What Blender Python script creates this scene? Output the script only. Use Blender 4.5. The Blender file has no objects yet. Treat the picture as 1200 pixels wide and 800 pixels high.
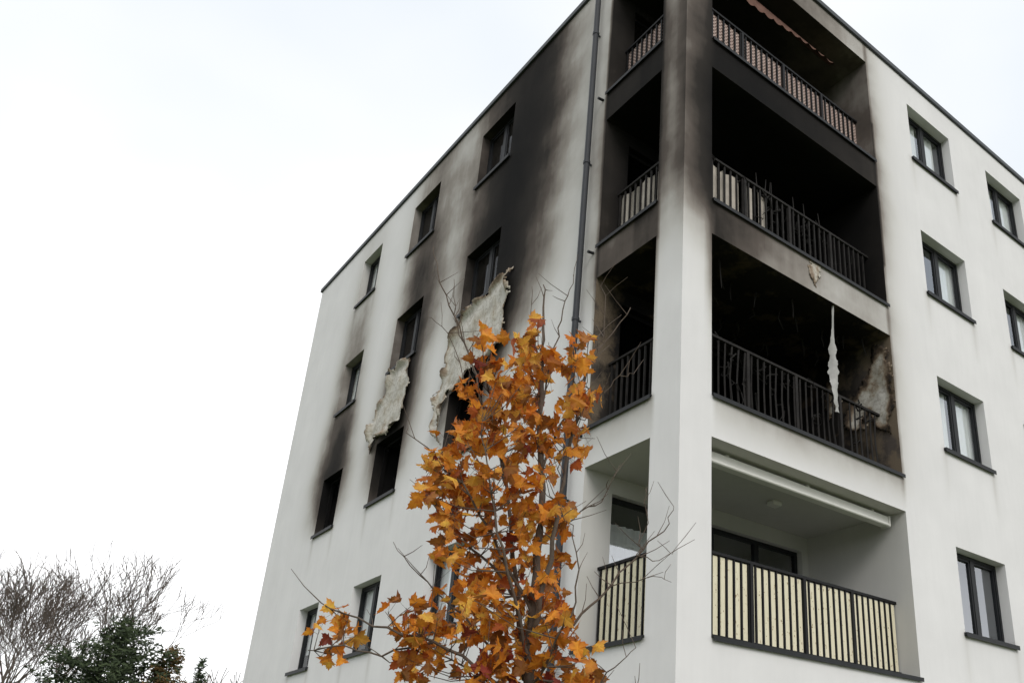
import bpy, math, random
import numpy as np
from mathutils import Vector, Matrix
rnd=random.Random(7)
sc=bpy.context.scene
sc.view_settings.view_transform='Standard'; sc.view_settings.look='None'; sc.view_settings.exposure=0

# ------------------------------------------------------------ camera
CAM=np.array([-6.0013,-6.8631,1.5712])
yaw,pitch,roll=np.radians([50.045,22.970,1.459])
f=np.array([np.cos(yaw)*np.cos(pitch),np.sin(yaw)*np.cos(pitch),np.sin(pitch)])
r_=np.cross(f,[0,0,1]);r_/=np.linalg.norm(r_);u_=np.cross(r_,f)
r2=r_*np.cos(roll)+u_*np.sin(roll);u2=-r_*np.sin(roll)+u_*np.cos(roll)
cam=bpy.data.cameras.new('camera');co=bpy.data.objects.new('camera',cam);sc.collection.objects.link(co)
M=Matrix.Identity(4)
for i in range(3):
    M[i][0]=r2[i];M[i][1]=u2[i];M[i][2]=-f[i];M[i][3]=CAM[i]
co.matrix_world=M
cam.sensor_width=36;cam.lens=1028.0/1200*36;cam.shift_x=-176/1200;cam.shift_y=129.5/1200;cam.clip_end=3000
sc.camera=co

# ------------------------------------------------------------ material helpers
def newmat(name):
    m=bpy.data.materials.new(name);m.use_nodes=True
    nt=m.node_tree;nt.nodes.clear()
    out=nt.nodes.new('ShaderNodeOutputMaterial')
    return m,nt,out
def N(nt,t,**k):
    n=nt.nodes.new(t)
    for a,b in k.items():
        if a.startswith('i_'):
            n.inputs[a[2:].replace('_',' ')].default_value=b
        else: setattr(n,a,b)
    return n
def L(nt,a,b): nt.links.new(a,b)
def math_(nt,op,a,b=None,c=None,clamp=False):
    n=nt.nodes.new('ShaderNodeMath');n.operation=op;n.use_clamp=clamp
    for i,x in enumerate((a,b,c)):
        if x is None: continue
        if isinstance(x,(int,float)): n.inputs[i].default_value=x
        else: nt.links.new(x,n.inputs[i])
    return n.outputs[0]
def noise(nt,scale,detail=4,rough=.55,vec=None,sx=None):
    if vec is None:
        tc=nt.nodes.new('ShaderNodeTexCoord');vec=tc.outputs['Object']
    if sx:
        mp=nt.nodes.new('ShaderNodeMapping');mp.inputs['Scale'].default_value=sx;L(nt,vec,mp.inputs[0]);vec=mp.outputs[0]
    n=nt.nodes.new('ShaderNodeTexNoise');n.inputs['Scale'].default_value=scale;n.inputs['Detail'].default_value=detail;n.inputs['Roughness'].default_value=rough
    L(nt,vec,n.inputs['Vector']);return n.outputs['Fac']
def ramp(nt,fac,stops,interp='LINEAR'):
    n=nt.nodes.new('ShaderNodeValToRGB');n.color_ramp.interpolation=interp
    e=n.color_ramp.elements
    while len(e)<len(stops): e.new(.5)
    for i,(p,c) in enumerate(stops):
        e[i].position=p;e[i].color=(*c,1)
    L(nt,fac,n.inputs[0]);return n.outputs[0]
def mixc(nt,fac,a,b,mode='MIX'):
    n=nt.nodes.new('ShaderNodeMix');n.data_type='RGBA';n.blend_type=mode
    for i,x in ((0,fac),(6,a),(7,b)):
        if isinstance(x,(int,float)): n.inputs[i].default_value=x
        elif isinstance(x,tuple): n.inputs[i].default_value=(*x,1)
        else: L(nt,x,n.inputs[i])
    return n.outputs[2]
def bump(nt,h,strength,dist=.01):
    n=nt.nodes.new('ShaderNodeBump');n.inputs['Strength'].default_value=strength;n.inputs['Distance'].default_value=dist
    L(nt,h,n.inputs['Height']);return n.outputs[0]
def prin(nt,out,col,rough=.8,nrm=None,metal=0,spec=.3):
    p=nt.nodes.new('ShaderNodeBsdfPrincipled')
    if isinstance(col,tuple): p.inputs['Base Color'].default_value=(*col,1)
    else: L(nt,col,p.inputs['Base Color'])
    if isinstance(rough,(int,float)): p.inputs['Roughness'].default_value=rough
    else: L(nt,rough,p.inputs['Roughness'])
    p.inputs['Metallic'].default_value=metal
    p.inputs['Specular IOR Level'].default_value=spec
    if nrm is not None: L(nt,nrm,p.inputs['Normal'])
    L(nt,p.outputs[0],out.inputs[0]);return p
def simple(name,col,rough=.7,var=.25,scale=8,b=.0,metal=0,spec=.3):
    m,nt,out=newmat(name)
    n=noise(nt,scale,3)
    c=mixc(nt,n,tuple(x*(1-var) for x in col),tuple(min(1,x*(1+var)) for x in col))
    nr=bump(nt,noise(nt,scale*9,2),b,.004) if b>.12 else None
    prin(nt,out,c,rough,nr,metal,spec);return m

def plaster(name,base=(.71,.70,.695),peel=0.0):
    m,nt,out=newmat(name)
    at=nt.nodes.new('ShaderNodeAttribute');at.attribute_name='soot'
    s=at.outputs['Fac']
    big=noise(nt,1.1,4,.55); streak=noise(nt,1,4,.6,sx=(8,8,1.0)); fine=noise(nt,150,1,.5)
    nn=math_(nt,'ADD',math_(nt,'MULTIPLY',streak,.26),math_(nt,'MULTIPLY',big,1.15))
    dev=math_(nt,'SUBTRACT',nn,.70)
    inv=math_(nt,'SUBTRACT',1.08,s)
    amp=math_(nt,'MULTIPLY',math_(nt,'MULTIPLY',s,inv),1.9)
    se=math_(nt,'ADD',s,math_(nt,'MULTIPLY',dev,amp),clamp=True)
    col=ramp(nt,se,[(0,base),(.12,(.54,.525,.50)),(.3,(.28,.255,.23)),(.5,(.105,.088,.077)),(.72,(.030,.026,.023)),(1,(.007,.0065,.0065))])
    g=math_(nt,'ADD',math_(nt,'MULTIPLY',big,.20),math_(nt,'MULTIPLY',streak,.09))
    g=math_(nt,'ADD',g,.86)
    hs=nt.nodes.new('ShaderNodeHueSaturation');L(nt,g,hs.inputs['Value']);L(nt,col,hs.inputs['Color']);col=hs.outputs[0]
    if peel>0:
        pn=noise(nt,2.1,6,.62)
        k=math_(nt,'MULTIPLY',math_(nt,'SUBTRACT',math_(nt,'ADD',pn,math_(nt,'MULTIPLY',math_(nt,'SUBTRACT',1,s),.40)),.56),9,clamp=True)
        tan=mixc(nt,s,(.62,.50,.36),(.034,.024,.017))
        tan=mixc(nt,fine,tan,(.05,.035,.022))
        col=mixc(nt,math_(nt,'MULTIPLY',k,peel),col,tan)
    h=math_(nt,'ADD',math_(nt,'MULTIPLY',fine,.6),math_(nt,'MULTIPLY',big,2.0))
    prin(nt,out,col,.92,bump(nt,h,.35,.006),0,.12)
    return m
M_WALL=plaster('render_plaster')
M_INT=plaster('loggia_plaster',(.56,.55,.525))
M_BURNT=plaster('burnt_loggia_plaster',(.6,.58,.54),peel=.9)
M_FRAME=simple('anthracite_frame',(.014,.015,.017),.5,.3,6,.0,0,.25)
M_METAL=simple('anthracite_sheet_metal',(.016,.017,.019),.55,.35,5,.0,0,.25)
M_COPING=simple('coping_metal',(.045,.05,.055),.5,.3,4,.0,0,.3)
M_RAIL=simple('railing_metal',(.010,.010,.011),.6,.4,10,.0,0,.2)
M_CHAR=simple('charred_metal',(.008,.0075,.0075),.9,.5,14,.3,0,.1)
M_ASH=simple('ashy_railing_metal',(.020,.018,.017),.8,.7,9,.3,0,.2)
M_PIPE=simple('pipe_metal',(.020,.023,.028),.5,.35,5,.0,0,.35)
M_WHITE=simple('white_awning_cassette',(.70,.69,.65),.5,.08,4)
M_CURT=simple('curtain_cloth',(.80,.80,.78),.95,.1,3,0)
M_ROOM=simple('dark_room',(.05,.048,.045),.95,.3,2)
M_BLACK=simple('burnt_room',(.006,.0055,.0055),.95,.6,3)

def glassmat(name,fac,tint,dirt):
    m,nt,out=newmat(name)
    t=N(nt,'ShaderNodeBsdfTransparent');t.inputs[0].default_value=(*tint,1)
    g=N(nt,'ShaderNodeBsdfGlossy');g.inputs['Roughness'].default_value=.03;g.inputs[0].default_value=(.92,.95,1,1)
    L(nt,bump(nt,noise(nt,2.2,1),.04,.02),g.inputs['Normal'])
    mx=N(nt,'ShaderNodeMixShader');mx.inputs[0].default_value=fac
    L(nt,t.outputs[0],mx.inputs[1]);L(nt,g.outputs[0],mx.inputs[2])
    d=N(nt,'ShaderNodeBsdfDiffuse');d.inputs[0].default_value=(.03,.027,.024,1)
    m2=N(nt,'ShaderNodeMixShader')
    L(nt,math_(nt,'MULTIPLY',noise(nt,3,3),dirt*2,clamp=True),m2.inputs[0])
    L(nt,mx.outputs[0],m2.inputs[1]);L(nt,d.outputs[0],m2.inputs[2]);L(nt,m2.outputs[0],out.inputs[0]);return m
M_GLASS=glassmat('window_glass',.30,(.92,.95,.95),.02)
M_SGLASS=glassmat('sooty_glass',.12,(.35,.33,.3),.45)

def bamboo():
    m,nt,out=newmat('bamboo_screen')
    n=noise(nt,1,3,.5,sx=(60,60,10))
    dots=noise(nt,1,1,.5,sx=(40,40,20))
    c=mixc(nt,n,(.60,.54,.38),(.80,.75,.57))
    d=math_(nt,'MULTIPLY',math_(nt,'SUBTRACT',dots,.68),20,clamp=True)
    c=mixc(nt,d,c,(.30,.22,.12))
    prin(nt,out,c,.6);return m
M_BAMBOO=bamboo()
def screenmesh():
    m,nt,out=newmat('woven_screen')
    tc=N(nt,'ShaderNodeTexCoord')
    ck=N(nt,'ShaderNodeTexChecker');ck.inputs['Scale'].default_value=30
    mp=N(nt,'ShaderNodeMapping');mp.inputs['Location'].default_value=(.003,.003,.003)
    L(nt,tc.outputs['Object'],mp.inputs[0]);L(nt,mp.outputs[0],ck.inputs[0])
    n=noise(nt,3,4)
    a=mixc(nt,n,(.42,.29,.25),(.66,.54,.48))
    c=mixc(nt,ck.outputs['Fac'],a,(.14,.095,.08))
    prin(nt,out,c,.85);return m
M_WOVEN=screenmesh()
def peelmat():
    m,nt,out=newmat('peeled_render')
    at=N(nt,'ShaderNodeAttribute');at.attribute_name='soot'
    n=noise(nt,3.2,6,.65);n2=noise(nt,7,4,.6)
    e=math_(nt,'ADD',at.outputs['Fac'],math_(nt,'MULTIPLY',math_(nt,'SUBTRACT',n,.47),2.0),clamp=True)
    c=ramp(nt,e,[(0,(.54,.52,.475)),(.3,(.44,.405,.34)),(.48,(.26,.20,.145)),(.7,(.08,.055,.038)),(1,(.02,.016,.013))])
    crack=math_(nt,'MULTIPLY',math_(nt,'ABSOLUTE',math_(nt,'SUBTRACT',n2,.5)),18,clamp=True)
    c=mixc(nt,math_(nt,'MULTIPLY',math_(nt,'SUBTRACT',1,crack),.4),c,(.14,.10,.06))
    prin(nt,out,c,.9,bump(nt,math_(nt,'ADD',n,n2),.6,.02));return m
M_PEEL=peelmat()
M_CLOTH=simple('scorched_cloth',(.40,.36,.31),.95,.5,4,.3)
M_AWN=simple('scorched_awning_fabric',(.15,.08,.06),.95,.5,6,.3)
M_STRIP=simple('torn_membrane',(.36,.355,.34),.9,.4,7,.3)

# ------------------------------------------------------------ mesh builder
class MB:
    def __init__(s): s.v=[];s.f=[];s.a=[];s.has=False
    def quad(s,p,a=0):
        i=len(s.v);s.v+= [tuple(x) for x in p];s.a+=[a]*len(p);s.f.append(tuple(range(i,i+len(p))))
    def box(s,lo,hi,a=0):
        x0,y0,z0=[min(p,q) for p,q in zip(lo,hi)];x1,y1,z1=[max(p,q) for p,q in zip(lo,hi)]
        i=len(s.v)
        s.v+=[(x0,y0,z0),(x1,y0,z0),(x1,y1,z0),(x0,y1,z0),(x0,y0,z1),(x1,y0,z1),(x1,y1,z1),(x0,y1,z1)]
        s.a+=[a]*8
        s.f+=[tuple(i+k for k in q) for q in ((0,3,2,1),(4,5,6,7),(0,1,5,4),(1,2,6,5),(2,3,7,6),(3,0,4,7))]
    def panel(s,o,u,v,us,vs,fn=None,hole=None):
        o=np.array(o,float);u=np.array(u,float);v=np.array(v,float)
        us=np.array(us);vs=np.array(vs)
        P=o+us[:,None,None]*u+vs[None,:,None]*v
        nu,nv=len(us),len(vs);i0=len(s.v)
        flat=P.reshape(-1,3)
        s.v+=[tuple(p) for p in flat]
        s.a+=list(fn(flat)) if fn else [0]*len(flat)
        for i in range(nu-1):
            for j in range(nv-1):
                if hole and hole((us[i]+us[i+1])/2,(vs[j]+vs[j+1])/2): continue
                a=i0+i*nv+j
                s.f.append((a,a+nv,a+nv+1,a+1))
    def tube(s,pts,rad,n=6,a=0,cap=True):
        pts=[Vector(p) for p in pts];rings=[]
        for i,p in enumerate(pts):
            d=(pts[min(i+1,len(pts)-1)]-pts[max(i-1,0)])
            if d.length<1e-7: d=Vector((0,0,1))
            d.normalize()
            x=d.cross(Vector((0,0,1)))
            if x.length<.05: x=d.cross(Vector((1,0,0)))
            x.normalize();y=d.cross(x)
            i0=len(s.v)
            for k in range(n):
                t=2*math.pi*k/n
                s.v.append(tuple(p+(x*math.cos(t)+y*math.sin(t))*rad[i]));s.a.append(a)
            rings.append(i0)
        for q in range(len(rings)-1):
            a0,b0=rings[q],rings[q+1]
            for k in range(n):
                s.f.append((a0+k,a0+(k+1)%n,b0+(k+1)%n,b0+k))
        if cap:
            s.f.append(tuple(rings[0]+k for k in range(n)));s.f.append(tuple(rings[-1]+k for k in range(n)))
    def make(s,name,mat,parent=None,smooth=False,bev=0,attr='soot'):
        me=bpy.data.meshes.new(name);me.from_pydata(s.v,[],s.f);me.update()
        if any(s.a):
            at=me.attributes.new(attr,'FLOAT','POINT');at.data.foreach_set('value',np.array(s.a,dtype=np.float32))
        me.materials.append(mat)
        if smooth: me.polygons.foreach_set('use_smooth',[True]*len(me.polygons))
        ob=bpy.data.objects.new(name,me);sc.collection.objects.link(ob)
        if parent: ob.parent=parent
        if bev:
            b=ob.modifiers.new('b','BEVEL');b.width=bev;b.segments=1;b.limit_method='ANGLE'
        return ob
def empty(name,loc=(0,0,0)):
    e=bpy.data.objects.new(name,None);sc.collection.objects.link(e);e.location=loc;return e
def ticks(a,b,res,extra=()):
    pts=sorted(set([round(a,4),round(b,4)]+[round(x,4) for x in extra if a<x<b]))
    out=[]
    for p,q in zip(pts[:-1],pts[1:]):
        n=max(1,int(math.ceil((q-p)/res)))
        out+=[p+(q-p)*i/n for i in range(n)]
    return out+[pts[-1]]

# ------------------------------------------------------------ building dimensions
H=2.905;Z0=3.43;ZR=14.88;LY=15.06;RX=19.4
zk=lambda k:Z0+k*H
LOG=(0.5,4.34);LOGL=(.53,1.85);LH=2.36;LDEP=1.85
def ltop(k): return min(zk(k)+LH,14.42)
LW=[('A',10.92,12.0),('B',7.96,9.2),('C',4.93,6.17)]
RW=[(5.57,6.97),(8.31,9.70),(11.05,12.43),(13.8,15.2),(16.5,17.9)]
def wz(k): return zk(k)+.79, zk(k)+2.10
KS=[-1,0,1,2,3]
I=np.interp
def fall(d,w,p=2.6): return np.exp(-(np.abs(d)/w)**p)
def sillstain(a,z,wins):
    s=np.zeros(len(a))
    for k in KS:
        zb=wz(k)[0]
        for w0,w1 in wins:
            for e,m in ((w0-.01,.10),(w1+.01,.13)):
                dz=zb-z
                s=np.maximum(s,m*np.exp(-((a-e)/.07)**2)*np.where((dz>-.02)&(dz<.9),1-dz/.9,0))
    return s
def soot_left(P):
    y,z=P[:,1],P[:,2]
    zs=[7.0,7.6,8.5,9.3,10.2,11.5,13,14.9]
    def plume(c,wr,wl,inten,p=2.4):
        c=I(z,zs,c);wr=I(z,zs,wr);wl=I(z,zs,wl);it=I(z,zs,inten)
        d=y-c;w=np.where(d>0,wl,wr)
        return it*fall(d,w,p)
    s1=plume([5.5,5.5,5.45,5.2,5.0,4.8,4.5,4.2],[.62,.8,1.15,1.5,1.6,1.62,1.5,1.3],[.6,.72,.75,.85,1.15,1.5,1.8,2.0],[0,.6,.98,1,1,1,.98,.86],2.3)
    s2=plume([8.55,8.55,8.5,8.4,8.3,8.2,8.2,8.2],[.7,.78,.8,.8,.9,1.0,1.1,1.2],[.75,.85,.9,.85,.85,.85,.85,.9],[0,.6,.97,.92,.86,.70,.52,.30],2.1)
    s3=plume([11.5]*8,[.7,.82,.85,.8,.78,.75,.75,.75],[.8,.95,1.0,.95,.85,.85,.85,.85],[0,.6,.88,.66,.48,.34,.18,.07],2.1)
    s4=I(z,[7.9,8.6,9.3,11,12,13.5,14.9],[0,.30,.30,.38,.30,.2,.15])*np.where(y>1.8,np.exp(-(np.abs(y-1.85)/.3)),0)
    col=I(z,[7.6,8.3,8.9,9.6,11,12.2,13.5,14.9],[0,.05,.20,.46,.54,.48,.36,.36])*(.75+.5*np.clip(np.abs(y-.27)/.27,0,1))
    s5=np.where(y<1.0,col,0)
    band=(y>.5)&(y<1.9)
    s6=np.where(band,I(z,[5.7,6.0,6.34,6.4,8.6,8.7,9.3,9.4,11.5,11.6,12.2,14.3,14.9],[0,.08,.2,0,.3,.5,.5,.3,.6,.85,.85,.5,.5]),0)
    s6=np.where(y<.53,0,s6)
    s7=sillstain(y,z,[(a,b) for _,a,b in LW])
    out=1-(1-s1)*(1-s2)*(1-s3)*(1-s4)*(1-s5)*(1-s6)*(1-s7)
    return np.clip(out,0,1)
def soot_right(P):
    x,z=P[:,0],P[:,2]
    col=I(z,[7.4,8.2,8.8,9.4,11,12.2,13.5,14.9],[0,.04,.22,.70,.84,.70,.55,.52])*(.62+.55*np.clip(x/.5,0,1))
    s1=np.where(x<.51,col,0)
    e=I(z,[6.3,7.2,8.2,8.8],[0,.08,.3,.4])*np.exp(-((.5-x)/.08)**2)*(x<=.51)
    b1=I(x,[.5,1.5,2.6,4.34],[.78,.46,.27,.2]);b2=I(x,[.5,2,3.4,4.34],[.98,.97,.9,.7]);b3=I(x,[.5,2,3,4.34],[.7,.55,.35,.2])
    b0=.24*I(z,[5.75,6.0,6.34],[0,.35,1])*I(x,[.5,1,4.34],[.6,1,1])
    s2=np.where((x>.5)&(x<4.36),np.where(z<7,b0,np.where(z<10,b1,np.where(z<13,b2,b3))),0)
    a=I(z,[5.9,6.3,8.2,9,9.5,11.2,12.3,14.9],[0,.10,.22,.28,.2,.5,.42,.28])
    s3=np.where(x>=4.34,a*np.exp(-(x-4.34)/.25),0)
    s7=sillstain(x,z,RW)
    return np.clip(1-(1-s1)*(1-s2)*(1-s3)*(1-e)*(1-s7),0,1)

bld=empty('apartment_building')
holesL=[];holesR=[]
for k in KS:
    for n,a,b in LW: holesL.append((a,b,*wz(k)))
    holesL.append((LOGL[0],LOGL[1],zk(k),ltop(k)))
    for a,b in RW: holesR.append((a,b,*wz(k)))
    holesR.append((LOG[0],LOG[1],zk(k),ltop(k)))
def inh(hs): return lambda a,z:any(h[0]<a<h[1] and h[2]<z<h[3] for h in hs)
eL=[h[0] for h in holesL]+[h[1] for h in holesL];eR=[h[0] for h in holesR]+[h[1] for h in holesR]
ez=[h[2] for h in holesL]+[h[3] for h in holesL]
w=MB();w.panel((0,0,0),(0,1,0),(0,0,1),ticks(0,LY,.08,eL),ticks(0,ZR,.1,ez),soot_left,inh(holesL));w.make('left_wall',M_WALL,bld)
w=MB();w.panel((0,0,0),(1,0,0),(0,0,1),ticks(0,RX,.08,eR),ticks(0,ZR,.1,ez),soot_right,inh(holesR));w.make('right_wall',M_WALL,bld)
w=MB();w.quad([(0,LY,0),(RX,LY,0),(RX,LY,ZR),(0,LY,ZR)]);w.quad([(RX,0,0),(RX,LY,0),(RX,LY,ZR),(RX,0,ZR)]);w.quad([(0,0,ZR),(RX,0,ZR),(RX,LY,ZR),(0,LY,ZR)])
w.make('rear_walls_and_roof_slab',M_WALL,bld)
w=MB()
w.box((-.045,-.045,ZR-.035),(RX+.04,.2,ZR+.07));w.box((-.045,.2,ZR-.035),(.2,LY+.045,ZR+.07));w.box((RX-.2,.2,ZR-.035),(RX+.04,LY,ZR+.07));w.box((.2,LY-.2,ZR-.033),(RX-.2,LY+.04,ZR+.07))
w.make('roof_coping',M_COPING,bld,bev=.006)

def P3(face,a,d,z): return (d,a,z) if face=='L' else (a,d,z)
def fbox(mb,face,a0,a1,d0,d1,z0,z1,att=0): mb.box(P3(face,a0,d0,z0),P3(face,a1,d1,z1),att)
rev=MB();sill=MB();frame=MB();cframe=MB();glass=MB();sglass=MB();room=MB();broom=MB();curt=MB()
D=.17
def window(face,a0,a1,z0,z1,state,sfn,cur):
    ua=(0,1,0) if face=='L' else (1,0,0);dd=(1,0,0) if face=='L' else (0,1,0)
    extra={'ok':0,'soot':.25,'burnt':.45}[state]
    fn=lambda P:np.clip(sfn(P)+extra,0,1)
    rs=.085
    rev.panel(P3(face,a0,0,z0),dd,(0,0,1),ticks(0,D,rs),ticks(0,z1-z0,.1),fn)
    rev.panel(P3(face,a1,0,z0),dd,(0,0,1),ticks(0,D,rs),ticks(0,z1-z0,.1),fn)
    rev.panel(P3(face,a0,0,z1),ua,dd,ticks(0,a1-a0,.1),ticks(0,D,rs),fn)
    rev.panel(P3(face,a0,0,z0),ua,dd,ticks(0,a1-a0,.1),ticks(0,D,rs),fn)
    fbox(sill,face,a0-.035,a1+.035,-.05,-.002,z0-.03,z0+.012);fbox(sill,face,a0+.004,a1-.004,-.002,D,z0+.002,z0+.012)
    fbox(sill,face,a0-.035,a1+.035,-.05,-.042,z0-.055,z0-.03)
    fr=cframe if state=='burnt' else frame
    t=.055;d0,d1=D-.0,D+.07;zb=z0+.012
    fbox(fr,face,a0,a0+t,d0,d1,zb,z1);fbox(fr,face,a1-t,a1,d0,d1,zb,z1)
    fbox(fr,face,a0+t,a1-t,d0,d1,z1-t,z1);fbox(fr,face,a0+t,a1-t,d0,d1,zb,zb+t)
    am=(a0+a1)/2
    if state!='burnt':
        fbox(fr,face,am-.05,am+.05,d0+.004,d1-.004,zb+t,z1-t)
        s=.035
        for p,q in ((a0+t,am-.05),(am+.05,a1-t)):
            fbox(fr,face,p,p+s,d0+.015,d1-.01,zb+t,z1-t);fbox(fr,face,q-s,q,d0+.015,d1-.01,zb+t,z1-t)
            fbox(fr,face,p+s,q-s,d0+.015,d1-.01,zb+t,zb+t+s);fbox(fr,face,p+s,q-s,d0+.015,d1-.01,z1-t-s,z1-t)
        g=sglass if state=='soot' else glass
        g.quad([P3(face,a0+t,d0+.04,zb+t),P3(face,a1-t,d0+.04,zb+t),P3(face,a1-t,d0+.04,z1-t),P3(face,a0+t,d0+.04,z1-t)])
        for (c0,c1,h0) in cur:
            A0=a0+t+(a1-a0-2*t)*c0;A1=a0+t+(a1-a0-2*t)*c1;zz0=z0+(z1-z0)*h0
            us=ticks(A0,A1,.02);i0=len(curt.v)
            for ii,a in enumerate(us):
                dpt=d1+.035+.012*math.sin(a*55)+.006*math.sin(a*23+1)
                for z in (zz0,z1): curt.v.append(P3(face,a,dpt,z));curt.a.append(0)
            for ii in range(len(us)-1):
                b=i0+2*ii;curt.f.append((b,b+2,b+3,b+1))
    else:
        q=random.Random(int(a0*7+z0*13))
        for _ in range(5):
            a=q.uniform(a0+.1,a1-.1);zt=z1-t if q.random()<.5 else zb+t
            s_=-1 if zt>z0+.6 else 1;l=q.uniform(.08,.4)
            cframe.tube([P3(face,a,d0+.03,zt),P3(face,a+q.uniform(-.08,.08),d0+.02,zt+s_*l*.6),P3(face,a+q.uniform(-.15,.15),d0,zt+s_*l)],[.012,.010,.005],4)
    rm=broom if state=='burnt' else room
    a2,a3,z2,z3,e0,e1=a0,a1,z0,z1,d1,d1+1.2
    pt=lambda a,d,z:P3(face,a,d,z)
    rm.quad([pt(a2,e1,z2),pt(a3,e1,z2),pt(a3,e1,z3),pt(a2,e1,z3)])
    for a in (a2,a3): rm.quad([pt(a,e0,z2),pt(a,e1,z2),pt(a,e1,z3),pt(a,e0,z3)])
    for z in (z2,z3): rm.quad([pt(a2,e0,z),pt(a3,e0,z),pt(a3,e1,z),pt(a2,e1,z)])
rc=random.Random(3)
RC={(0,3):[(.0,.42,0),(.62,.9,0)],(0,2):[(.55,1,0)],(0,1):[(.12,.40,0),(.58,1,0)],(0,0):[(.0,.3,0)],(1,3):[(.1,.45,0),(.6,1,.1)],(1,2):[(.6,1,0)]}
for k in KS:
    for n,a,b in LW:
        st='ok'
        if k==1: st='burnt'
        elif k>=2 and n in 'BC': st='soot'
        window('L',a,b,*wz(k),st,soot_left,[(0,.5,.0),(.6,1,.3)] if st=='ok' else [])
    for i,(a,b) in enumerate(RW): window('R',a,b,*wz(k),'ok',soot_right,RC.get((i,k),[(.0,.4,0)]))

# ---- loggias
lint=MB();lburn=MB();lclean=MB()
def loggia(k):
    z0,z1=zk(k),ltop(k);t0,t1=LOG;hh=z1-z0
    base={-1:0.,0:0.02,1:.95,2:1.0,3:.78}[k]
    def fn(P):
        x,y,z=P.T
        s=np.full(len(P),base)
        if k==1:
            s=s-.30*np.clip((x-4.0)/.34,0,1)*np.clip((1.3-y)/.8,0,1)-.10*np.clip((.6-y)/.6,0,1)-.06*np.clip((1.2-x)/.7,0,1)*(z>z1-.1)
            s=s-.33*np.clip((.5-x)/.4,0,1)*(y>1.8)
        if k==3:
            s=s*(.58+.42*np.clip(1-(x-1.6)/3.0,0,1))*I(z,[z0,z1],[.92,1.08])
        if k==2:
            s=s-.12*np.clip((.4-y)/.4,0,1)-.25*np.clip((.5-x)/.4,0,1)*(y>1.8)
        return np.clip(s,0,1)
    m=lburn if k==1 else (lint if k>1 else lclean)
    m.panel((0,0,z1),(1,0,0),(0,1,0),ticks(0,t1,.15),ticks(0,LDEP,.15),fn)
    m.panel((0,0,z0),(1,0,0),(0,1,0),ticks(0,t1,.3),ticks(0,LDEP,.3),fn)
    m.panel((t1,0,z0),(0,1,0),(0,0,1),ticks(0,LDEP,.12),ticks(0,hh,.12),fn)
    dx0,dx1,dz0,dz1=.46,4.2,z0+.05,z0+2.12
    m.panel((0,LDEP,0),(1,0,0),(0,0,1),ticks(0,t1,.15,(dx0,dx1)),ticks(z0,z1,.15,(dz0,dz1)),fn,lambda a,z:dx0<a<dx1 and dz0<z<dz1)
    fc=lambda P:np.clip(np.full(len(P),base*.95),0,1)
    m.panel((t0,0,z0),(0,1,0),(0,0,1),ticks(0,LOGL[0],.15),ticks(0,hh,.15),fc)
    m.panel((0,LOGL[0],z0),(1,0,0),(0,0,1),ticks(0,t0,.15),ticks(0,hh,.15),fc)
    y0=LDEP
    for X in (dx0,dx1): m.panel((X,y0,dz0),(0,1,0),(0,0,1),[0,.12],ticks(0,dz1-dz0,.3),fn)
    m.panel((dx0,y0,dz1),(1,0,0),(0,1,0),ticks(0,dx1-dx0,.3),[0,.12],fn)
    burnt=k in (1,2)
    fr=cframe if burnt else frame
    f0,f1=y0+.10,y0+.17;t=.06
    fr.box((dx0,f0,dz0),(dx0+t,f1,dz1));fr.box((dx1-t,f0,dz0),(dx1,f1,dz1));fr.box((dx0+t,f0,dz1-t),(dx1-t,f1,dz1));fr.box((dx0+t,f0,dz0),(dx1-t,f1,dz0+t))
    xs=[dx0+t,1.42,2.35,3.28,dx1-t]
    for X in xs[1:-1]:
        if burnt and rc.random()<.5: continue
        fr.box((X-.05,f0+.004,dz0+t),(X+.05,f1-.004,dz1-t))
    if not burnt:
        g=glass if k<=0 else sglass
        g.quad([(dx0+t,f0+.035,dz0+t),(dx1-t,f0+.035,dz0+t),(dx1-t,f0+.035,dz1-t),(dx0+t,f0+.035,dz1-t)])
        if k==0:
            for A0,A1 in ((.55,1.25),):
                us=ticks(A0,A1,.02);i0=len(curt.v)
                for a in us:
                    for z in (dz0,dz0+1.75): curt.v.append((a,f1+.05+.02*math.sin(a*50),z));curt.a.append(0)
                for ii in range(len(us)-1):
                    b=i0+2*ii;curt.f.append((b,b+2,b+3,b+1))
    rm=broom if burnt else room
    e0,e1=f1,f1+1.5
    rm.quad([(dx0,e1,dz0),(dx1,e1,dz0),(dx1,e1,dz1),(dx0,e1,dz1)])
    for X in (dx0,dx1): rm.quad([(X,e0,dz0),(X,e1,dz0),(X,e1,dz1),(X,e0,dz1)])
    for Z in (dz0,dz1): rm.quad([(dx0,e0,Z),(dx1,e0,Z),(dx1,e1,Z),(dx0,e1,Z)])
    sill.box((t0+.003,-.04,z0+.002),(t1+.02,-.001,z0+.018));sill.box((t0+.003,-.04,z0-.035),(t1+.02,-.032,z0+.002));sill.box((t0+.003,0,z0+.004),(t1-.003,.4,z0+.018))
    sill.box((-.04,LOGL[0]-.01,z0+.002),(-.001,LOGL[1]+.03,z0+.018));sill.box((-.04,LOGL[0]-.01,z0-.035),(-.032,LOGL[1]+.03,z0+.002));sill.box((0,LOGL[0]+.003,z0+.004),(.4,LOGL[1]-.003,z0+.018))
for k in KS: loggia(k)
rev.make('window_reveals',M_WALL,bld);sill.make('metal_sills',M_METAL,bld);frame.make('window_frames',M_FRAME,bld)
cframe.make('charred_window_frames',M_CHAR,bld);glass.make('window_glass',M_GLASS,bld);sglass.make('sooty_window_glass',M_SGLASS,bld)
room.make('room_interiors',M_ROOM,bld);broom.make('burnt_room_interiors',M_BLACK,bld);curt.make('curtains',M_CURT,bld,smooth=True)
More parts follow.
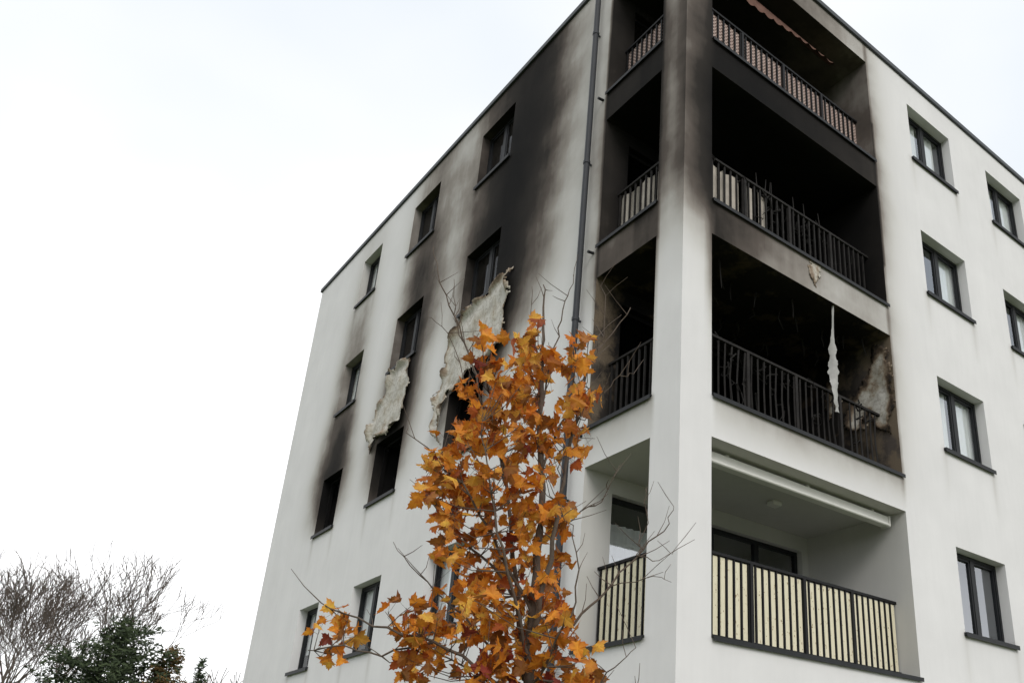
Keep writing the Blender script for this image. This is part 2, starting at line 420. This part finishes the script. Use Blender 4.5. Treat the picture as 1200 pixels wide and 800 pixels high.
lclean.make('loggia_walls',M_INT,bld);lint.make('sooty_loggia_walls',M_INT,bld);lburn.make('burnt_loggia_walls',M_BURNT,bld)

# ---- railings
PITCH=.122
for k in KS:
    z0=zk(k);top=z0+1.09;bot=z0+.12
    mb=MB();d=.31
    mb.box((LOG[0],d-.025,top-.035),(LOG[1],d+.025,top));mb.box((LOG[0],d-.018,bot-.03),(LOG[1],d+.018,bot))
    mb.box((d-.025,LOGL[0],top-.035),(d+.025,LOGL[1],top));mb.box((d-.018,LOGL[0],bot-.03),(d+.018,LOGL[1],bot))
    x=LOG[0]+.05
    while x<LOG[1]-.03:
        if not(k==1 and rnd.random()<.03):
            if k==1:
                j=rnd.uniform(-.014,.014)
                mb.tube([(x,d+rnd.uniform(-.002,.002),bot),(x+j,d+abs(j)*2,(bot+top)/2),(x,d,top-.03)],[.016]*3,4)
            else: mb.box((x-.012,d-.012,bot),(x+.012,d+.012,top-.035))
        x+=PITCH
    for X in (1.44,2.4,3.36):
        mb.box((X-.025,d-.03+.002,z0+.018),(X+.025,d+.022,top-.035))
    y=LOGL[0]+.05
    while y<LOGL[1]-.03:
        mb.box((d-.012,y-.012,bot),(d+.012,y+.012,top-.035));y+=PITCH
    mb.box((d-.03,LOGL[0]+.1,z0+.018),(d+.02,LOGL[0]+.14,top-.035))
    mb.make('loggia_railing',M_ASH if k in(1,2) else M_RAIL,bld)
    if k in (0,-1):
        s=MB();x=LOG[0]+.05+.012
        while x<LOG[1]-.1:
            a=x+.012;b=x+PITCH-.024-.012
            s.box((a,d+.0,bot+.0),(b,d+.01,top-.045-rnd.uniform(0,.012)));x+=PITCH
        y=LOGL[0]+.05+.012
        while y<LOGL[1]-.1:
            s.box((d+.0,y+.012,bot),(d+.01,y+PITCH-.036,top-.045));y+=PITCH
        s.make('bamboo_screen',M_BAMBOO,bld)
        s=MB();s.box((LOG[0]+.002,d+.026,bot),(LOG[1]-.002,d+.03,top-.06));s.box((d+.026,LOGL[0]+.002,bot),(d+.03,LOGL[1]-.002,top-.06));s.make('dark_screen_backing',M_RAIL,bld)
    if k==3:
        s=MB();s.box((LOG[0],d+.02,bot),(LOG[1],d+.028,top-.06));s.box((d+.02,LOGL[0],bot),(d+.028,LOGL[1],top-.06));s.make('woven_screen',M_WOVEN,bld)
    if k==2:
        s=MB()
        def cloth(ax,a0,a1,seed):
            q=random.Random(seed);n=int((a1-a0)/.05);i0=len(s.v)
            for i in range(n+1):
                a=a0+(a1-a0)*i/n
                zt=top-.06-q.random()*.06;zb=bot+q.random()*.3
                dd=d+.03+.02*math.sin(a*14)
                for z in (zb,(zb+zt)/2,zt):
                    s.v.append((a,dd,z) if ax=='R' else (dd,a,z));s.a.append(0)
            for i in range(n):
                for j in range(2):
                    b=i0+3*i+j;s.f.append((b,b+3,b+4,b+1))
        cloth('R',.55,.95,1);cloth('R',1.0,1.35,2);cloth('R',1.5,1.62,3);cloth('R',1.75,1.95,7);cloth('L',.6,1.0,4);cloth('L',1.05,1.8,5)
        s.make('scorched_screen',M_CLOTH,bld,smooth=True)

# ---- downpipe
mb=MB();py=2.18;px=-.09
mb.tube([(px,py,0),(px,py,5),(px,py,10),(px,py,ZR-.25),(-.03,py,ZR-.08),(.05,py,ZR-.05)],[.047]*6,14)
for z in (1.2,3.1,5.4,8.1,10.9,13.6):
    mb.tube([(px,py,z),(px,py,z+.05)],[.056]*2,14);mb.box((px+.04,py-.012,z+.01),(-.001,py+.012,z+.035))
mb.make('downpipe',M_PIPE,bld,smooth=False)
mb=MB()
for k in KS: mb.tube([(.0,1.97,zk(k)-.06),(-.10,1.97,zk(k)-.075)],[.022]*2,10)
mb.make('overflow_spouts',M_METAL,bld)
mb=MB()
for k in (0,):
    zt=ltop(k);mb.box((LOG[0]+.02,.22,zt-.19),(LOG[1]-.12,.36,zt-.05));mb.box((LOG[0]+.02,.19,zt-.21),(LOG[1]-.14,.25,zt-.165))
    mb.box((LOG[1]-.12,.20,zt-.21),(LOG[1]-.09,.37,zt-.04))
    for X in (1.0,2.5,3.9): mb.box((X,.26,zt-.05),(X+.06,.34,zt))
mb.make('awning_cassette',M_WHITE,bld,bev=.012)
mb=MB();zt=ltop(0);mb.box((2.6,.95,zt-.07),(2.78,1.1,zt-.001));mb.make('ceiling_lamp',M_WHITE,bld,bev=.015)
mb=MB();zt=ltop(3)
q=random.Random(5);n=90;i0=0
for i in range(n+1):
    x=.6+3.2*i/n
    low=zt-.34-.06*abs(math.sin(i*.5))-.10*math.sin(x*1.3)
    for dd,z in ((.42,zt-.12),(.30,zt-.2),(.26,low)):
        mb.v.append((x,dd,z));mb.a.append(0)
for i in range(n):
    for j in range(2):
        b=3*i+j;mb.f.append((b,b+3,b+4,b+1))
mb.make('scorched_awning',M_AWN,bld,smooth=True)

# ---- peeled render patches
def inpoly(p,poly):
    x,y=p;c=False;n=len(poly)
    for i in range(n):
        x1,y1=poly[i];x2,y2=poly[i-1]
        if (y1>y)!=(y2>y) and x<(x2-x1)*(y-y1)/(y2-y1)+x1: c=not c
    return c
from mathutils import noise as mn
def dpoly(p,poly):
    best=9
    for i in range(len(poly)):
        a=Vector(poly[i]);b=Vector(poly[i-1]);q=Vector(p);t=max(0,min(1,(q-a).dot(b-a)/max(1e-9,(b-a).length_squared)))
        best=min(best,(q-(a+(b-a)*t)).length)
    return best
def patch(face,poly,name,off=.03,curl=.17,res=.03,edge=.5,d0=0,ext=0):
    a0=min(p[0] for p in poly)-.1;a1=max(p[0] for p in poly)+.1;z0=min(p[1] for p in poly)-.1;z1=max(p[1] for p in poly)+.1
    us=ticks(a0,a1,res);vs=ticks(z0,z1,res);mb=MB();idx={}
    def ins(a,z):
        j=.12*mn.noise(Vector((a*5,z*5,3)))+.06*mn.noise(Vector((a*17,z*17,9)))
        return inpoly((a+j,z+j*.8),poly)
    for i,a in enumerate(us):
        for j,z in enumerate(vs):
            dd=dpoly((a,z),poly)
            o=off+.03*mn.noise(Vector((a*3,z*3,0)))+curl*max(0,1-dd/.16)**2*(.4+1.0*mn.noise(Vector((a*3,z*3,5))))
            idx[i,j]=len(mb.v);mb.v.append(P3(face,a,d0-max(.008,o),z))
            mb.a.append(max(0,edge*(1-dd/.13)*(1+.9*mn.noise(Vector((a*3,z*3,8)))))+.001+ext)
    for i in range(len(us)-1):
        for j in range(len(vs)-1):
            if ins((us[i]+us[i+1])/2,(vs[j]+vs[j+1])/2): mb.f.append((idx[i,j],idx[i+1,j],idx[i+1,j+1],idx[i,j+1]))
    ob=mb.make(name,M_PEEL,bld,smooth=True)
    s=ob.modifiers.new('s','SOLIDIFY');s.thickness=.008
    return ob
patch('L',[(4.36,10.2),(5.0,9.98),(5.5,10.0),(5.95,9.88),(6.35,9.45),(6.4,8.95),(6.6,8.5),(6.55,7.9),(6.28,7.5),(6.2,8.45),(5.9,8.40),(5.6,8.55),(5.1,8.55),(4.7,8.7),(4.28,8.65),(4.38,9.4)],'peeled_render_patch')
patch('L',[(8.15,10.0),(8.85,9.95),(9.05,9.5),(9.45,9.3),(9.6,8.5),(9.35,8.25),(9.2,8.52),(8.0,8.52),(8.0,9.0),(7.9,9.4)],'peeled_render_patch')
patch('R',[(2.42,9.26),(2.64,9.2),(2.62,8.95),(2.56,8.75),(2.5,8.95)],'peeled_render_strip',.01,.01,.02)
patch('L',[(.03,8.45),(.25,8.62),(.38,8.3),(.55,8.05),(.8,7.85),(.95,7.4),(.7,7.25),(.5,7.5),(.35,7.2),(.12,7.05),(.03,7.6)],'flaking_side_wall_render',.015,.05,.03,.7,d0=4.34,ext=.14)
patch('L',[(1.05,8.3),(1.3,8.4),(1.35,7.9),(1.2,7.6),(1.1,7.9)],'flaking_side_wall_render',.015,.03,.03,.7,d0=4.34,ext=.3)
mb=MB();n=60;q=random.Random(2)
for i in range(n+1):
    t=i/n;z=8.70-t*1.80;x=3.02+.03*math.sin(t*5)-.06*t;y=.03+.05*math.sin(t*4)
    wd=(.016+.075*min(1,t*1.3))*(.8+.5*mn.noise(Vector((t*14,0,1)))+.2*q.random())*(1 if t<.95 else .5)
    tw=-.35+.7*math.sin(t*9)
    for sgn in (-1,-.35,.35,1):
        mb.v.append((x+sgn*wd*math.cos(tw),y+sgn*wd*math.sin(tw)+.03*abs(sgn),z+q.uniform(-.008,.008)));mb.a.append(0)
for i in range(n):
    for j in range(3):
        b=4*i+j;mb.f.append((b,b+4,b+5,b+1))
mb.make('hanging_torn_render',M_STRIP,bld,smooth=True)
mb=MB();q=random.Random(11)
for kk,cnt in ((1,30),(2,40)):
    for i in range(cnt):
        x=q.uniform(.7,4.1) if kk==1 else q.gauss(2.3,.6);y=q.uniform(.25,.5);z=zk(kk)+(q.uniform(.9,1.12) if q.random()<.6 else q.uniform(.15,.9))
        pts=[Vector((x,y,z))]
        for j in range(4): pts.append(pts[-1]+Vector((q.uniform(-.12,.12),q.uniform(-.06,.06),q.uniform(-.13,.07))))
        mb.tube(pts,[.016,.014,.01,.008,.004],4)
for i in range(7):
    x=q.uniform(1.6,3.2);mb.tube([(x,.33,zk(2)+1.0),(x+q.uniform(-.05,.05),.33,zk(2)+1.35)],[.014,.006],4)
for i in range(26):
    x=q.uniform(.7,4.2);y=q.uniform(.3,1.7);zt=ltop(1);l=q.uniform(.1,.45)
    mb.tube([(x,y,zt),(x+q.uniform(-.05,.05),y,zt-l*.5),(x+q.uniform(-.1,.1),y,zt-l)],[.02,.014,.006],4)
mb.make('charred_debris',M_ASH,bld)

# ------------------------------------------------------------ ground
m,nt,out=newmat('grass_ground')
n=noise(nt,.35,4);n2=noise(nt,9,3,.7)
c=ramp(nt,math_(nt,'ADD',math_(nt,'MULTIPLY',n,.5),math_(nt,'MULTIPLY',n2,.5)),[(.3,(.045,.06,.02)),(.55,(.07,.095,.03)),(.75,(.13,.11,.05))])
prin(nt,out,c,.95,bump(nt,n2,.8,.05))
g=MB();R=1500;g.quad([(-R,-R,0),(R,-R,0),(R,R,0),(-R,R,0)]);g.make('ground',m)
M_PAVE=simple('concrete_paving',(.34,.33,.31),.9,.2,3,.3)
g=MB();g.quad([(-1.1,-1.1,.004),(RX,-1.1,.004),(RX,-.001,.004),(-1.1,-.001,.004)]);g.quad([(-1.1,0,.004),(-.001,0,.004),(-.001,LY,.004),(-1.1,LY,.004)]);g.make('gravel_strip',M_PAVE)
g=MB();g.box((-14,-11.5,-.1),(30,-9.3,.012));g.make('pavement',M_PAVE)

# ------------------------------------------------------------ maple tree
n3=np.array([np.cos(yaw),np.sin(yaw),0]);rr=np.array([n3[1],-n3[0],0])
T0=CAM*np.array([1,1,0])+5.6*n3
def tp(r,z,d=0): return Vector(T0+rr*r+n3*d+np.array([0,0,z]))
m,nt,out=newmat('maple_bark')
b1=noise(nt,30,4);c=mixc(nt,b1,(.05,.036,.026),(.15,.115,.09));prin(nt,out,c,.85,bump(nt,noise(nt,60,3,sx=(1,1,.25)),.5,.006));M_BARK=m
maple=empty('maple_tree')
wood=MB()
nodes=[]
def branch(pts,r0,r1,wig=.03,sub=4,seed=0,leafy=True,n=6):
    q=random.Random(seed);P=[tp(*p) for p in pts];out=[]
    for i in range(len(P)-1):
        p0=P[max(i-1,0)];p1=P[i];p2=P[i+1];p3=P[min(i+2,len(P)-1)]
        for s in range(sub):
            t=s/sub
            v=.5*((2*p1)+(p2-p0)*t+(2*p0-5*p1+4*p2-p3)*t*t+(3*p1-p0-3*p2+p3)*t**3)
            if i or s: v=v+Vector([q.uniform(-wig,wig) for _ in range(3)])*.5
            out.append(v)
    out.append(P[-1]);m=len(out)
    rad=[r0+(r1-r0)*i/(m-1) for i in range(m)]
    wood.tube(out,rad,n)
    for v,ra in zip(out,rad): nodes.append((v,ra,leafy))
    return out
branch([(-.76,0,0),(-.78,1.2,0),(-.79,2.36,0),(-.81,2.9,.02),(-.80,3.5,0),(-.86,4.1,.03),(-.88,4.6,0),(-.90,5.0,0),(-.93,5.3,.02)],.045,.004,.02,4,1,n=10)
branch([(-.79,2.3,0),(-.90,2.75,.1),(-.98,3.2,.15),(-1.1,3.75,.2),(-1.22,4.2,.2),(-1.35,4.65,.2)],.024,.004,.03,4,2)
branch([(-.80,2.6,0),(-.72,3.0,-.1),(-.66,3.5,-.15),(-.62,4.0,-.15),(-.55,4.5,-.1),(-.48,4.8,-.1)],.022,.004,.03,4,3)
branch([(-.79,2.1,0),(-1.05,2.4,-.05),(-1.4,2.58,-.08),(-1.8,2.68,-.08),(-2.15,2.82,-.05)],.016,.004,.03,4,4)
branch([(-1.4,2.58,-.08),(-1.7,2.5,-.1),(-2.0,2.55,-.1),(-2.18,2.52,-.05)],.008,.003,.03,4,5)
branch([(-.80,2.2,0),(-1.1,2.6,.2),(-1.4,2.9,.3),(-1.65,3.1,.3),(-1.86,3.34,.3)],.011,.002,.03,4,6)
branch([(-.81,2.8,0),(-1.1,3.3,-.15),(-1.4,3.7,-.15),(-1.76,4.0,-.1)],.012,.003,.03,4,7)
branch([(-.90,2.9,.1),(-1.2,3.2,.1),(-1.45,3.45,.1),(-1.66,3.66,.1)],.012,.003,.03,4,8)
branch([(-1.1,3.75,.2),(-1.3,4.3,.25),(-1.5,4.85,.25),(-1.72,5.3,.2),(-1.86,5.75,.2)],.011,.003,.03,5,9)
branch([(-1.5,4.85,.25),(-1.62,5.1,.2),(-1.66,5.45,.2)],.005,.002,.03,4,10)
branch([(-1.3,4.3,.25),(-1.45,4.5,.2),(-1.65,4.95,.2),(-1.82,5.1,.2)],.005,.002,.03,4,31)
branch([(-.82,3.8,0),(-.65,4.4,.1),(-.5,4.8,.15),(-.27,5.2,.15)],.010,.003,.03,5,11)
branch([(-.86,4.2,0),(-.82,4.8,.1),(-.75,5.2,.1),(-.72,5.45,.1)],.008,.002,.03,5,12)
branch([(-.5,4.8,.15),(-.45,5.1,.1),(-.5,5.4,.1)],.005,.002,.03,4,13)
branch([(-.88,4.6,0),(-1.0,4.95,.05),(-1.02,5.3,.05)],.005,.002,.03,4,33)
branch([(-.5,4.3,.0),(-.35,4.5,.0),(-.22,4.55,.0)],.005,.002,.03,4,34,False)
branch([(-.79,2.45,0),(-.55,2.75,.1),(-.35,3.0,.15),(-.16,3.26,.2),(.02,3.45,.2),(.09,3.62,.2)],.012,.002,.03,4,14,False)
branch([(-.16,3.26,.2),(-.10,3.5,.2),(-.12,3.75,.2)],.004,.0015,.03,4,15,False)
branch([(-.16,3.26,.2),(.0,3.25,.25),(.10,3.32,.25)],.004,.0015,.03,4,16,False)
branch([(-.35,3.0,.15),(-.1,3.05,.0),(.08,3.0,-.1)],.004,.0015,.03,4,17,False)
branch([(-.78,1.9,0),(-.5,2.15,-.1),(-.3,2.4,-.2),(-.13,2.56,-.2)],.009,.002,.03,4,18,False)
branch([(-.5,2.15,-.1),(-.25,2.25,.05),(-.1,2.35,.1)],.005,.0015,.03,4,19,False)
branch([(-.80,3.3,0),(-.55,3.55,.2),(-.4,3.7,.25),(-.3,3.95,.25)],.007,.002,.03,4,20,False)
branch([(-.80,2.5,0),(-.95,3.0,-.25),(-1.1,3.5,-.3),(-1.2,4.0,-.3)],.013,.003,.03,4,21)
branch([(-.79,2.35,0),(-.6,2.6,-.25),(-.5,2.9,-.3),(-.55,3.3,-.3)],.010,.003,.03,4,22)
branch([(-.79,2.15,0),(-1.1,2.4,.1),(-1.4,2.55,.2),(-1.6,2.75,.2)],.010,.003,.03,4,23)
crown=[(-1.12,4.72),(-.93,4.90),(-.71,4.82),(-.49,4.68),(-.44,4.35),(-.53,3.99),(-.64,3.73),(-.62,3.25),(-.62,2.9),(-.41,2.63),(-.37,2.36),(-.6,2.1),(-1.42,2.15),(-1.6,2.40),(-2.02,2.45),(-2.20,2.5),(-2.20,2.84),(-1.9,2.80),(-1.6,2.82),(-1.45,2.95),(-1.42,3.23),(-1.63,3.52),(-1.71,3.83),(-1.53,4.0),(-1.37,4.17),(-1.49,4.45),(-1.35,4.57),(-1.21,4.66)]
half=[(0,0),(.10,-.03),(.30,-.10),(.24,.04),(.46,.10),(.50,.22),(.66,.34),(.46,.36),(.40,.44),(.26,.40),(.30,.58),(.22,.66),(.22,.80),(.10,.82),(0,1.05)]
leafpts=half+[(-x,y) for x,y in half[1:-1]][::-1]
class Leaves:
    v=[];f=[];c=[]
def add_leaf(pos,size,q,low=0):
    tip=Vector((q.gauss(0,.7),q.gauss(0,.7),q.uniform(-1.0,.25))).normalized()
    nrm=Vector((q.gauss(0,1),q.gauss(0,1),q.gauss(0,.8)));nrm=(nrm-tip*nrm.dot(tip)).normalized()
    side=tip.cross(nrm)
    fold=q.uniform(.0,.7);curl=q.uniform(-.6,.9);curl2=q.uniform(-.5,.6)
    t=q.random()
    if q.random()<.12*low: base=(.27,.045,.035)
    elif t<.40: base=(.84,.34,.04)
    elif t<.58: base=(.66,.22,.025)
    elif t<.78: base=(.94,.52,.09)
    elif t<.92: base=(.36,.15,.035)
    else: base=(.44,.11,.03)
    k=q.uniform(.65,1.2)
    i0=len(Leaves.v)
    wsc=q.uniform(.8,1.1)
    ctr=(0,.38)
    for j,(x,y) in enumerate([ctr]+leafpts):
        rr2=abs(x)
        h=fold*rr2*.7+curl*y*y*.35+curl2*x*x+.03*math.sin(9*x+7*y)
        v=pos+(side*x*wsc+tip*y+nrm*h)*size
        Leaves.v.append(tuple(v))
        e=.76 if j and rr2+abs(y-.4)>.55 else 1.0
        b=1.15 if abs(x)<.02 else 1
        Leaves.c.append((min(1,base[0]*k*e*b),base[1]*k*e*e*b,base[2]*k*e,1))
    m=len(leafpts)
    for j in range(m): Leaves.f.append((i0,i0+1+j,i0+1+(j+1)%m))
q=random.Random(22);clusters=[];tries=0
leafn=[nd for nd in nodes if nd[2] and nd[0].z>2.0]
while len(clusters)<320 and tries<16000:
    tries+=1
    r=q.uniform(-2.3,-.35);z=q.uniform(2.05,5.02)
    if not inpoly((r,z),crown): continue
    d=q.gauss(0,.22)
    if r<-1.5 and z<2.95:
        d*=.4
        if q.random()<.55: continue
    if mn.noise(Vector((r*3.3+5,z*2.8+2,d*1.0)))<-.17: continue
    p=tp(r,z,d)
    if any((p-c).length<.068 for c in clusters): continue
    clusters.append(p)
    best=min(leafn,key=lambda nd:(nd[0]-(p-Vector((0,0,.12)))).length+(.25 if nd[0].z>p.z else 0))
    a=best[0];mid=(a+p)/2+Vector((q.uniform(-.04,.04),q.uniform(-.04,.04),-.04))
    wood.tube([a,mid,p],[min(best[1],.005),.003,.0018],4)
    low=1 if z<2.65 and r>-1.4 else (.3 if z<3.2 else .12)
    for _ in range(q.randint(3,6)):
        base=a.lerp(p,q.uniform(.6,1))
        off=Vector((q.gauss(0,.045),q.gauss(0,.045),q.gauss(-.01,.045)))
        lp=p+off
        rz=(lp-Vector(T0)).dot(Vector(rr))
        if not inpoly((rz,lp.z),crown) and q.random()<.6: continue
        wood.tube([base,lp],[.0013,.001],3,cap=False)
        add_leaf(lp,q.uniform(.065,.122),q,low)
for nd in nodes:
    if nd[0].z>2.1 and q.random()<.45:
        dv=Vector((q.gauss(0,.6),q.gauss(0,.6),q.uniform(.2,1))).normalized();l=q.uniform(.08,.3)
        wood.tube([nd[0],nd[0]+dv*l*.5+Vector((q.uniform(-.02,.02),0,.01)),nd[0]+dv*l+Vector((0,0,.03))],[min(nd[1],.004),.0025,.0015],4)
wood.make('trunk_and_branches',M_BARK,maple,smooth=True)
me=bpy.data.meshes.new('leaves');me.from_pydata(Leaves.v,[],Leaves.f);me.update()
ca=me.color_attributes.new('lc','FLOAT_COLOR','POINT');ca.data.foreach_set('color',np.array(Leaves.c,dtype=np.float32).ravel())
m,nt,out=newmat('maple_leaf')
at=N(nt,'ShaderNodeAttribute');at.attribute_name='lc'
v=noise(nt,55,2);c=mixc(nt,math_(nt,'MULTIPLY',v,.34),at.outputs['Color'],(.22,.08,.02))
df=N(nt,'ShaderNodeBsdfPrincipled');df.inputs['Roughness'].default_value=.5;df.inputs['Specular IOR Level'].default_value=.25;L(nt,c,df.inputs['Base Color'])
tr=N(nt,'ShaderNodeBsdfTranslucent');L(nt,c,tr.inputs[0]);mx=N(nt,'ShaderNodeMixShader');mx.inputs[0].default_value=.42
L(nt,df.outputs[0],mx.inputs[1]);L(nt,tr.outputs[0],mx.inputs[2]);L(nt,mx.outputs[0],out.inputs[0])
me.materials.append(m);ob=bpy.data.objects.new('leaves',me);sc.collection.objects.link(ob);ob.parent=maple

# ------------------------------------------------------------ background trees
def bgp(r,dist): return Vector((CAM+n3*dist+rr*r)*np.array([1,1,0]))
M_DBARK=simple('grey_bark',(.10,.08,.066),.9,.3,1)
def bare(name,base,height,spread,seed,levels=6,mat=M_DBARK,r0=.28,thin=.02,up=.18):
    q=random.Random(seed);mb=MB()
    def grow(p,d,l,r,lv):
        pts=[p];dd=d.copy()
        n=3
        for i in range(n):
            dd=(dd+Vector((q.gauss(0,.13),q.gauss(0,.13),q.gauss(.05,.07)))).normalized()
            pts.append(pts[-1]+dd*l/n)
        re=max(thin,r*.68)
        mb.tube(pts,[r+(re-r)*i/n for i in range(n+1)],5 if lv>3 else 3,cap=False)
        if lv==0: return
        k=3 if lv>levels-2 else q.choice((2,3,3))
        for i in range(k):
            a=q.uniform(0,2*math.pi);t=q.uniform(.35,.75)*spread
            x=dd.orthogonal().normalized();y=dd.cross(x)
            nd=(dd*math.cos(t)+(x*math.cos(a)+y*math.sin(a))*math.sin(t)+Vector((0,0,up))).normalized()
            at=pts[-1] if i<2 else pts[-2]
            grow(at,nd,l*q.uniform(.68,.88),max(thin,re*q.uniform(.6,.85)),lv-1)
    grow(base,Vector((0,0,1)),height*.22,r0,levels)
    zm=max(v[2] for v in mb.v);s=height/zm
    mb.v=[(base.x+(v[0]-base.x)*s,base.y+(v[1]-base.y)*s,v[2]*s) for v in mb.v]
    return mb.make(name,mat)
bare('bare_tree',bgp(-40.8,60),19.2,.9,4,7,thin=.016,r0=.34)
bare('bare_tree',bgp(-46.0,61),20.2,.9,9,7,thin=.016,r0=.34)
bare('bare_tree',bgp(-28.5,64),11.3,.8,12,5,M_DBARK,.12)
def conifer(name,base,h,w,seed,col):
    q=random.Random(seed);mb=MB()
    e=empty(name)
    t=MB();t.tube([base,base+Vector((0,0,h*.97))],[.22,.02],8);t.make('trunk',M_DBARK,e)
    z=1.2
    while z<h:
        f_=1-z/h;R=w*(f_**.6)
        nb=max(4,int(11*f_+6))
        for i in range(nb):
            a=q.uniform(0,2*math.pi);Rl=R*q.uniform(.5,1.25)
            dirv=Vector((math.cos(a),math.sin(a),q.uniform(-.1,.5)))
            for s in range(int(Rl/.12)+2):
                tt=q.uniform(.15,1)
                p=base+Vector((0,0,z))+dirv*Rl*tt+Vector((q.gauss(0,.12),q.gauss(0,.12),q.gauss(0,.12)))
                for _ in range(3):
                    d1=Vector((q.gauss(0,1),q.gauss(0,1),q.gauss(.3,.6))).normalized()*q.uniform(.16,.36)
                    d2=d1.orthogonal().normalized()*.06
                    mb.quad([p-d2,p+d2,p+d1],0.001+q.random())
        z+=.22
    mb.make('needles',col,e)
def folmat(name,a,b):
    m,nt,out=newmat(name);at=N(nt,'ShaderNodeAttribute');at.attribute_name='soot'
    prin(nt,out,mixc(nt,at.outputs['Fac'],a,b),.8);return m
conifer('conifer_tree',bgp(-30.2,50),11.6,6.2,5,folmat('conifer_needles',(.018,.030,.012),(.05,.07,.026)))
conifer('conifer_tree',bgp(-28.0,51.5),10.3,3.0,6,folmat('rusty_needles',(.06,.05,.018),(.18,.10,.03)))
conifer('conifer_tree',bgp(-24.9,49),9.3,.5,8,folmat('young_needles',(.02,.035,.015),(.05,.07,.03)))

# ------------------------------------------------------------ sky and sun
wd=bpy.data.worlds.new('World');sc.world=wd;wd.use_nodes=True;nt=wd.node_tree;nt.nodes.clear()
out=nt.nodes.new('ShaderNodeOutputWorld');bg=nt.nodes.new('ShaderNodeBackground');bg.inputs['Strength'].default_value=.1
sky=nt.nodes.new('ShaderNodeTexSky');sky.sky_type='NISHITA';sky.sun_disc=False
sun_dir=Vector((-.35,-1,.75)).normalized()
el=math.asin(sun_dir.z);sky.sun_elevation=el;sky.sun_rotation=math.atan2(sun_dir.x,sun_dir.y)
tc=nt.nodes.new('ShaderNodeTexCoord')
cn=noise(nt,1.4,4,.45,vec=tc.outputs['Generated'],sx=(1,1,1.6))
cl=ramp(nt,cn,[(.36,(9.2,9.8,10.4)),(.48,(10.6,10.85,11.1)),(.57,(12.4,12.45,12.5)),(.66,(16.5,16.5,16.6))])
c=mixc(nt,.93,sky.outputs[0],cl)
L(nt,c,bg.inputs[0]);L(nt,bg.outputs[0],out.inputs[0])
sl=bpy.data.lights.new('sun','SUN');sl.energy=1.4;sl.angle=math.radians(25);sl.color=(1,.97,.93)
so=bpy.data.objects.new('sun',sl);sc.collection.objects.link(so);so.rotation_euler=sun_dir.to_track_quat('Z','Y').to_euler()
